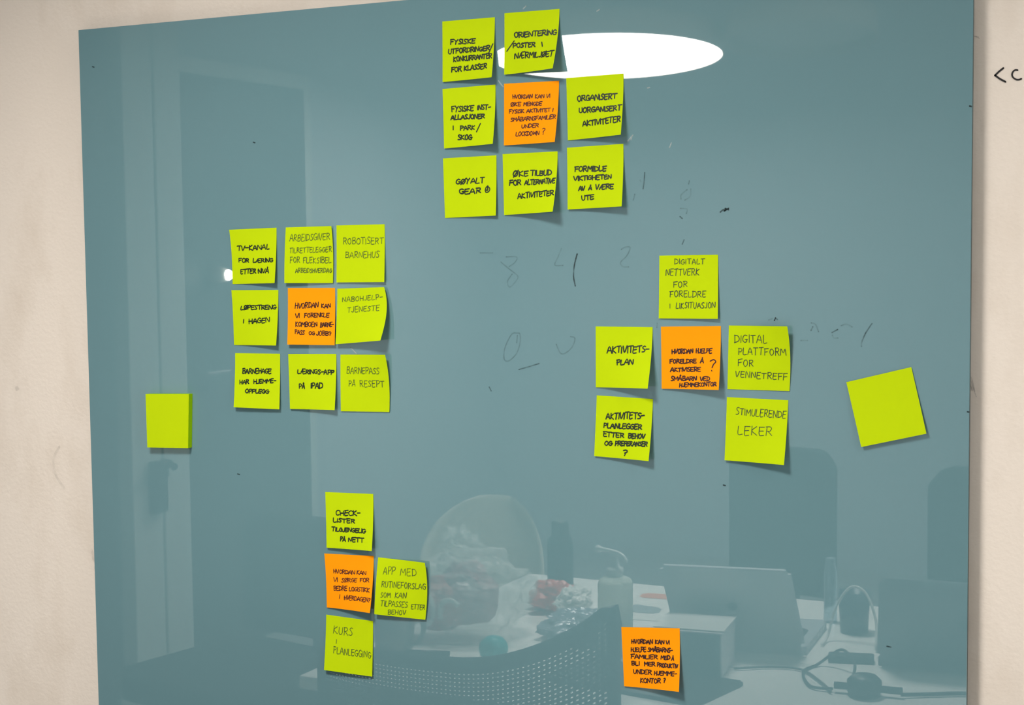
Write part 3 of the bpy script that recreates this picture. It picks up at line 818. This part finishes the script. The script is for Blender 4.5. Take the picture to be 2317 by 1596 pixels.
# dark bottle, tumbler, clear bottle, mug
t = thing('drinking_bottle', (-1.35, .631, TZ), 'dark matt drinking bottle on the far side of the table', 'bottle')
link('body', lathe([(.025, 0), (.027, .004), (.027, .125), (.024, .138), (.017, .144), (.017, .146)], 28), M['plastic'], t, True)
link('cap', lathe([(.017, .146), (.018, .148), (.018, .17), (.016, .173)], 24), M['plastic'], t, True)
t = thing('tumbler', (-.738, .62, TZ), 'dark round tumbler between the two laptops', 'cup')
link('cup', lathe([(.026, 0), (.03, .08), (.028, .08), (.024, .01)], 28), mat('dark_blue_plastic', (.03, .05, .08), .3), t, True)
M['clear'] = mat('clear_blue_plastic', (0.55, 0.7, 0.8), 0.1, trans=.8, ior=1.3)
t = thing('water_bottle', (-.80, .56, TZ), 'tall clear water bottle beside the dark tumbler', 'bottle')
link('body', lathe([(.012, 0), (.013, .003), (.013, .10), (.009, .115), (.008, .118)], 24), M['clear'], t, True)
link('cap', lathe([(.010, .118), (.010, .127)], 20), M['clear'], t)
t = thing('coffee_mug', (-1.47, 1.10, TZ), 'brown coffee mug at the left of the table', 'mug')
M['brown'] = mat('brown_glaze', (.16, .13, .11), .3)
link('cup', lathe([(.030, 0), (.036, .01), (.038, .085), (.034, .085), (.030, .012)], 28), M['brown'], t, True)
link('handle', tube([(.034, 0, .07), (.058, 0, .068), (.062, 0, .045), (.05, 0, .022), (.034, 0, .02)], .005), M['brown'], t, True)

# laptops
def quad_slab(P, th):
    """slab over quad P (4 points), thickness along its normal"""
    bm = bmesh.new()
    P = [Vector(p) for p in P]
    n = (P[1] - P[0]).cross(P[3] - P[0]).normalized() * th
    a = [bm.verts.new(p) for p in P]
    b = [bm.verts.new(p + n) for p in P]
    bm.faces.new(list(reversed(a))); bm.faces.new(b)
    for k in range(4):
        bm.faces.new((a[k], a[(k + 1) % 4], b[(k + 1) % 4], b[k]))
    bmesh.ops.recalc_face_normals(bm, faces=bm.faces)
    bmesh.ops.bevel(bm, geom=[e for e in bm.edges if abs((e.verts[0].co - e.verts[1].co).length - th) < 1e-5], offset=.008, segments=3, affect='EDGES')
    return bm
def laptop(loc, A, B, top_off, deck_off, label, m):
    """A, B hinge ends relative to loc (on the table)"""
    t = thing('laptop', loc, label, 'laptop')
    A, B, to, do = Vector(A), Vector(B), Vector(top_off), Vector(deck_off)
    up = Vector((0, 0, .016))
    link('keyboard_deck', quad_slab([A, A + do, B + do, B], .015), m, t)
    k = link('keyboard', quad_slab([A + up + do * .15 + (B - A) * .08, A + up + do * .62 + (B - A) * .08, A + up + do * .62 + (B - A) * .92, A + up + do * .15 + (B - A) * .92], .001), M['plastic'], t)
    link('lid', quad_slab([A + up, B + up, B + up + to, A + up + to], .006), m, t)
    c = A + up + (B - A) * .5 + to * .5
    nrm = (B - A).cross(to).normalized()
    q = Matrix.Translation(c + nrm * -.0008) @ nrm.to_track_quat('Z', 'Y').to_matrix().to_4x4()
    ring = link('round_emblem', lathe([(.009, 0), (.009, .001)], 20, mtx=q), M['plastic'], t)
    link('screen', quad_slab([A + up + nrm * .0065 + (B - A) * .03 + to * .05, B + up + nrm * .0065 - (B - A) * .03 + to * .05, B + up + nrm * .0065 - (B - A) * .03 + to * .95, A + up + nrm * .0065 + (B - A) * .03 + to * .95], .0006), M['plastic'], t)
    return t
laptop((-1.004, .871, TZ), (0, 0, 0), (.23, -.045, 0), (-.014, .05, .148), (-.02, -.22, 0), 'grey laptop with open lid leaning back, beside the white box', M['lid'])
laptop((-.641, .84, TZ), (0, 0, 0), (.29, -.01, 0), (.013, .045, .152), (-.01, -.21, 0), 'grey laptop at the right of the table under the board edge', mat('dark_grey_aluminium', (.13, .14, .16), .35, metal=.3))

# white box
t = thing('small_box', (-.93, .975, TZ), 'small white box with a dark front on the table', 'box', rz=-.12)
link('carton', bx((-.06, -.055, 0), (.06, .055, .078), .002), mat('white_card', (.72, .70, .72), .5), t)
link('front_panel', bx((-.056, .0552, .003), (.056, .057, .075)), mat('dark_print', (.05, .07, .09), .4), t)
link('lid_flap', bx((-.062, -.057, .0785), (.062, .052, .081), .0006), M['table'], t)

# tablet folder lying flat near the edge
tag(link('document_folder', quad_slab([(-1.12, 1.01, TZ + .0005), (-.815, 1.045, TZ + .0005), (-.845, 1.20, TZ + .0005), (-1.14, 1.16, TZ + .0005)], .006), M['plastic']), 'black flat folder lying on the table below the box', 'folder')

# papers
def sheet(name, pts, label, m, cat='paper', h=.0006):
    o = link(name, quad_slab([(x, y, TZ + .0004) for x, y in pts], h), m)
    return tag(o, label, cat, None)
M['paper'] = mat('white_paper', (.85, .84, .80), .7)
p1 = sheet('printed_sheet', [(-1.24, .43), (-1.13, .42), (-1.09, .69), (-1.21, .71)], 'white printed sheet with orange stripe behind the soap dispenser', M['paper'])
M['ostripe'] = mat('orange_print', (.85, .30, .18), .7)
link('orange_stripe', quad_slab([(-1.226, .475, TZ + .0014), (-1.125, .465, TZ + .0014), (-1.12, .51, TZ + .0014), (-1.222, .52, TZ + .0014)], .0002), M['ostripe'], p1)
link('grey_print', quad_slab([(-1.21, .58, TZ + .0014), (-1.14, .59, TZ + .0014), (-1.13, .64, TZ + .0014), (-1.20, .65, TZ + .0014)], .0002), mat('grey_print', (.3, .33, .34), .7), p1)
p2 = sheet('printed_sheet', [(-.735, .42), (-.60, .41), (-.61, .60), (-.72, .60)], 'white printed sheet with orange stripe behind the right laptop', M['paper'])
link('orange_stripe', quad_slab([(-.725, .45, TZ + .0014), (-.61, .45, TZ + .0014), (-.612, .50, TZ + .0014), (-.72, .50, TZ + .0014)], .0002), M['ostripe'], p2)
sheet('paper_sheet', [(-1.52, .55), (-1.36, .50), (-1.26, .66), (-1.42, .72)], 'plain white sheet lying behind the plastic bag', M['paper'])

# crumpled shapes
def blob(name, c, s, m, seed, parent=None, amp=.25, sub=4, fr=3.0):
    from mathutils import noise
    bm = bmesh.new()
    bmesh.ops.create_icosphere(bm, subdivisions=sub, radius=1)
    off = Vector((seed * 3.7, seed * 1.3, seed * 2.1))
    for v in bm.verts:
        n = noise.noise(v.co * fr + off) + .5 * abs(noise.noise(v.co * fr * 2.3 + off))
        q = v.co * (1 + amp * n)
        v.co = Vector((q.x * s[0], q.y * s[1], max(q.z, -.92) * s[2]))
    o = link(name, bm, m, parent, False)
    o.location = c
    return o
M['bag'] = mat('translucent_bag_film', (.92, .95, .90), .3, alpha=.30, spec=.8)
t = thing('plastic_bag', (-1.40, .93, TZ), 'crumpled translucent plastic bag with red packets on the table', 'bag')
blob('bag_film', (0, 0, .082), (.112, .10, .078), M['bag'], 1, t, .30, 5, 2.2)
blob('knotted_top', (-.02, 0, .165), (.035, .035, .035), M['bag'], 2, t, .5, 4, 3)
M['red'] = mat('red_wrapper', (.75, .14, .10), .35)
M['rose'] = mat('rose_wrapper', (.62, .27, .28), .35)
blob('red_packet', (-.04, .055, .065), (.06, .035, .05), M['red'], 3, t, .3, 3, 2)
blob('rose_packet', (.01, .03, .085), (.06, .04, .06), M['rose'], 4, t, .25, 3, 2)
bm = tube([(-.075, .088, .055), (-.06, .094, .09), (-.035, .096, .085), (-.03, .096, .055), (-.045, .096, .035), (-.065, .094, .045)], .005)
tube([(-.015, .096, .05), (-.01, .096, .08), (.01, .094, .085), (.022, .092, .075)], .005, bm=bm)
link('white_print', bm, M['paper'], t, True)
t = thing('sweet_packet', (-1.33, .70, TZ), 'red and white crumpled sweet packet behind the plastic bag', 'packet')
blob('wrapper', (0, 0, .03), (.05, .04, .033), M['red'], 5, t, .35, 4, 2.5)
blob('white_end', (.045, .01, .028), (.035, .04, .028), M['paper'], 6, t, .4, 4, 3)
t = thing('crumpled_wrap', (-1.20, .86, TZ), 'clear crumpled wrapping film between bag and dispenser', 'wrapper')
blob('film', (0, 0, .022), (.07, .08, .024), mat('grey_blue_film', (.33, .38, .44), .12, alpha=.75, spec=1), 7, t, .35, 5, 2.6)
tag(blob('teal_ball', (-1.27, 1.09, TZ + .024), (.026, .026, .024), mat('teal_rubber', (.03, .42, .42), .2), 8, None, .05, 4, 2), 'small teal ball beside the plastic bag', 'ball')
tag(link('black_pen', tube([(-1.50, 1.13, TZ + .005), (-1.36, 1.09, TZ + .005)], .0045, 10, n=0), M['plastic'], None, True), 'black pen lying on the table next to the mug', 'pen')

# cables and plug
t = thing('travel_plug', (-.618, 1.025, TZ), 'round dark plug with cables near the table edge', 'plug')
link('plug_body', lathe([(.024, 0), (.028, .008), (.028, .026), (.02, .034), (.006, .036)], 28), M['plastic'], t, True)
link('neck', tube([(-.05, .0, .012), (.06, -.01, .012)], [.006, .006], 10, n=0), M['plastic'], t, True)
tag(link('power_cable', tube([(-.56, 1.015, TZ + .006), (-.52, .99, TZ + .005), (-.46, .96, TZ + .005), (-.40, .975, TZ + .005), (-.2, 1.0, TZ + .005), (.1, .95, TZ + .005)], .0035, 8), M['cable'], None, True), 'dark power cable running right from the round plug', 'cable')
tag(link('thin_cable', tube([(-.67, 1.027, TZ + .006), (-.71, 1.02, TZ + .004), (-.745, .94, TZ + .004), (-.735, .885, TZ + .004), (-.715, .875, TZ + .02), (-.69, .885, TZ + .035), (-.665, .905, TZ + .02), (-.66, .93, TZ + .004)], .0026, 8), M['cable'], None, True), 'thin dark cable looping between the two laptops', 'cable')
tag(link('thin_cable', tube([(-.86, .97, TZ + .004), (-.80, .93, TZ + .004), (-.75, .93, TZ + .004), (-.70, .99, TZ + .004), (-.67, 1.04, TZ + .005)], .0022, 8), mat('grey_cable', (.12, .12, .12), .5), None, True), 'thin grey cable running from the small box to the round plug', 'cable')
tag(link('white_cable', tube([(-.765, .75, TZ + .004), (-.765, .71, TZ + .01), (-.755, .69, TZ + .06), (-.73, .685, TZ + .10), (-.70, .69, TZ + .095), (-.675, .71, TZ + .05), (-.665, .75, TZ + .004)], .0026, 8), M['wcable'], None, True), 'white charging cable arching over the dark tumbler', 'cable')
t = thing('power_strip', (-.80, .80, TZ), 'flat dark power adapter lying right of the laptop', 'adapter', rz=-.25)
t.location = (-.69, .83, TZ)
link('adapter_body', bx((-.04, -.014, 0), (.04, .014, .014), .003), M['plastic'], t)

# ------------------------------------------------------------------ chairs
def star_base(t, h):
    link('gas_lift', lathe([(.03, .08), (.03, .3), (.018, .3), (.018, h)], 16), M['plastic'], t, True)
    for k in range(5):
        a = k * 2 * math.pi / 5
        leg = link('base_arm', bx((0, -.02, .075), (.29, .02, .105), .004, rz(a)), M['plastic'], t)
        link('caster', lathe([(.028, -.02), (.03, -.016), (.03, .016), (.028, .02)], 16, mtx=rz(a) @ T(.27, 0, .031) @ Matrix.Rotation(math.pi / 2, 4, 'X')), M['plastic'], leg, True)
def cushion(w, dpt, z0, z1, rnd=.05):
    bm = bx((-w / 2, -dpt / 2, z0), (w / 2, dpt / 2, z1))
    ve = [e for e in bm.edges if abs(e.verts[0].co.z - e.verts[1].co.z) > .01]
    bmesh.ops.bevel(bm, geom=ve, offset=rnd, segments=5, affect='EDGES')
    return bm
def back_panel(w, z0, z1, y, th, bow, taper=.0, rr=.05, nx=12, nz=12):
    """upright curved backrest; outline with rounded top corners"""
    bm = bmesh.new()
    A, B = [], []
    for j in range(nz + 1):
        v = j / nz
        ra, rb = [], []
        for i in range(nx + 1):
            s = -1 + 2 * i / nx
            ww = w / 2 * (1 - taper * v)
            x = s * ww
            drop = rr * max(0, (abs(s) - (1 - rr / ww)) * ww / rr) ** 2 * v
            z = z0 + (z1 - z0) * v - drop * .9
            yy = y + bow * s * s
            ra.append(bm.verts.new((x, yy, z)))
            rb.append(bm.verts.new((x, yy - th, z)))
        A.append(ra); B.append(rb)
    for j in range(nz):
        for i in range(nx):
            bm.faces.new((A[j][i], A[j][i + 1], A[j + 1][i + 1], A[j + 1][i]))
            bm.faces.new((B[j][i], B[j + 1][i], B[j + 1][i + 1], B[j][i + 1]))
    for j in range(nz):
        bm.faces.new((A[j][0], A[j + 1][0], B[j + 1][0], B[j][0]))
        bm.faces.new((A[j + 1][nx], A[j][nx], B[j][nx], B[j + 1][nx]))
    for i in range(nx):
        bm.faces.new((A[0][i + 1], A[0][i], B[0][i], B[0][i + 1]))
        bm.faces.new((A[nz][i], A[nz][i + 1], B[nz][i + 1], B[nz][i]))
    bmesh.ops.recalc_face_normals(bm, faces=bm.faces)
    return bm
def office_chair(loc, w, top, label, rzz, m=None):
    m = m or M['black']
    t = thing('office_chair', loc, label, 'chair', None, rzz)
    link('seat', cushion(.46, .44, .42, .48), m, t)
    link('backrest', back_panel(w, .50, top, -.22, .04, .03), m, t, True)
    link('back_bracket', bx((-.03, -.28, .40), (.03, -.262, .60), .004), M['plastic'], t)
    star_base(t, .42)
    return t
office_chair((-1.25, -.40, FLOOR), .295, .905, 'dark high-back chair behind the grey laptop', 0)
office_chair((-.65, -.25, FLOOR), .34, .90, 'dark high-back chair behind the right-hand laptop', 0)
office_chair((-2.22, .55, FLOOR), .40, .80, 'dark low-back chair at the left end of the table', math.radians(10))
# pale shell chair
M['shell'] = mat('pale_shell_plastic', (.88, .84, .74), .4)
t = thing('shell_chair', (-1.99, -.28, FLOOR), 'pale chair with a large rounded shell back', 'chair', None, 0)
bm = bmesh.new()
n = 20
rows = []
for j in range(n + 1):
    v = j / n
    wv = .195 * math.sqrt(max(0, 1 - (abs(v - .42) / .60) ** 2.2)) if v > .42 else .195
    z = .42 + .35 * v
    rows.append([bm.verts.new((wv * s, -.02 - .05 * v + .10 * s * s * (wv / .195), z)) for s in [(-1 + 2 * i / 14) for i in range(15)]])
for a, b in zip(rows, rows[1:]):
    for i in range(14):
        bm.faces.new((a[i], a[i + 1], b[i + 1], b[i]))
bmesh.ops.solidify(bm, geom=bm.faces[:], thickness=.008)
link('shell_back', bm, M['shell'], t, True)
link('shell_seat', cushion(.40, .40, .40, .42, .12), M['shell'], t)
for sx in (-1, 1):
    for sy in (-1, 1):
        link('leg', tube([(sx * .12, sy * .12, .40), (sx * .2, sy * .2, 0)], [.014, .009], 10, n=0), M['steel'], t, True)

# mesh-back chair between table and board
t = thing('mesh_chair', (-1.16, 1.40, FLOOR), 'black mesh-back office chair between the table and the board', 'chair', None, 0)
def meshback(u, v):
    s = -1 + 2 * u
    top = .835 + .095 * max(0, s) ** 2.2 - .01 * max(0, -s)
    z = .50 + (top - .50) * v
    return Vector((.26 * s, .07 - .06 * s * s, z))
bm = bmesh.new()
nx, nz = 66, 52
g = [[bm.verts.new(meshback(i / nx, j / nz)) for i in range(nx + 1)] for j in range(nz + 1)]
for j in range(nz):
    for i in range(nx):
        bm.faces.new((g[j][i], g[j][i + 1], g[j + 1][i + 1], g[j + 1][i]))
bmesh.ops.wireframe(bm, faces=bm.faces[:], thickness=.0050, use_even_offset=True, use_replace=True)
tag(link('mesh_back', bm, M['plastic'], t), kind='stuff')
edge = [meshback(0, k / 8) for k in range(9)] + [meshback(k / 16, 1) for k in range(1, 17)] + [meshback(1, k / 8) for k in range(7, -1, -1)] + [meshback(1 - k / 16, 0) for k in range(1, 17)]
link('back_frame', tube(edge, .011, 8, n=2), M['plastic'], t, True)
link('seat', cushion(.48, .30, .42, .48), M['black'], t)
star_base(t, .42)
link('back_bracket', bx((-.03, .075, .40), (.03, .09, .62), .004), M['plastic'], t)
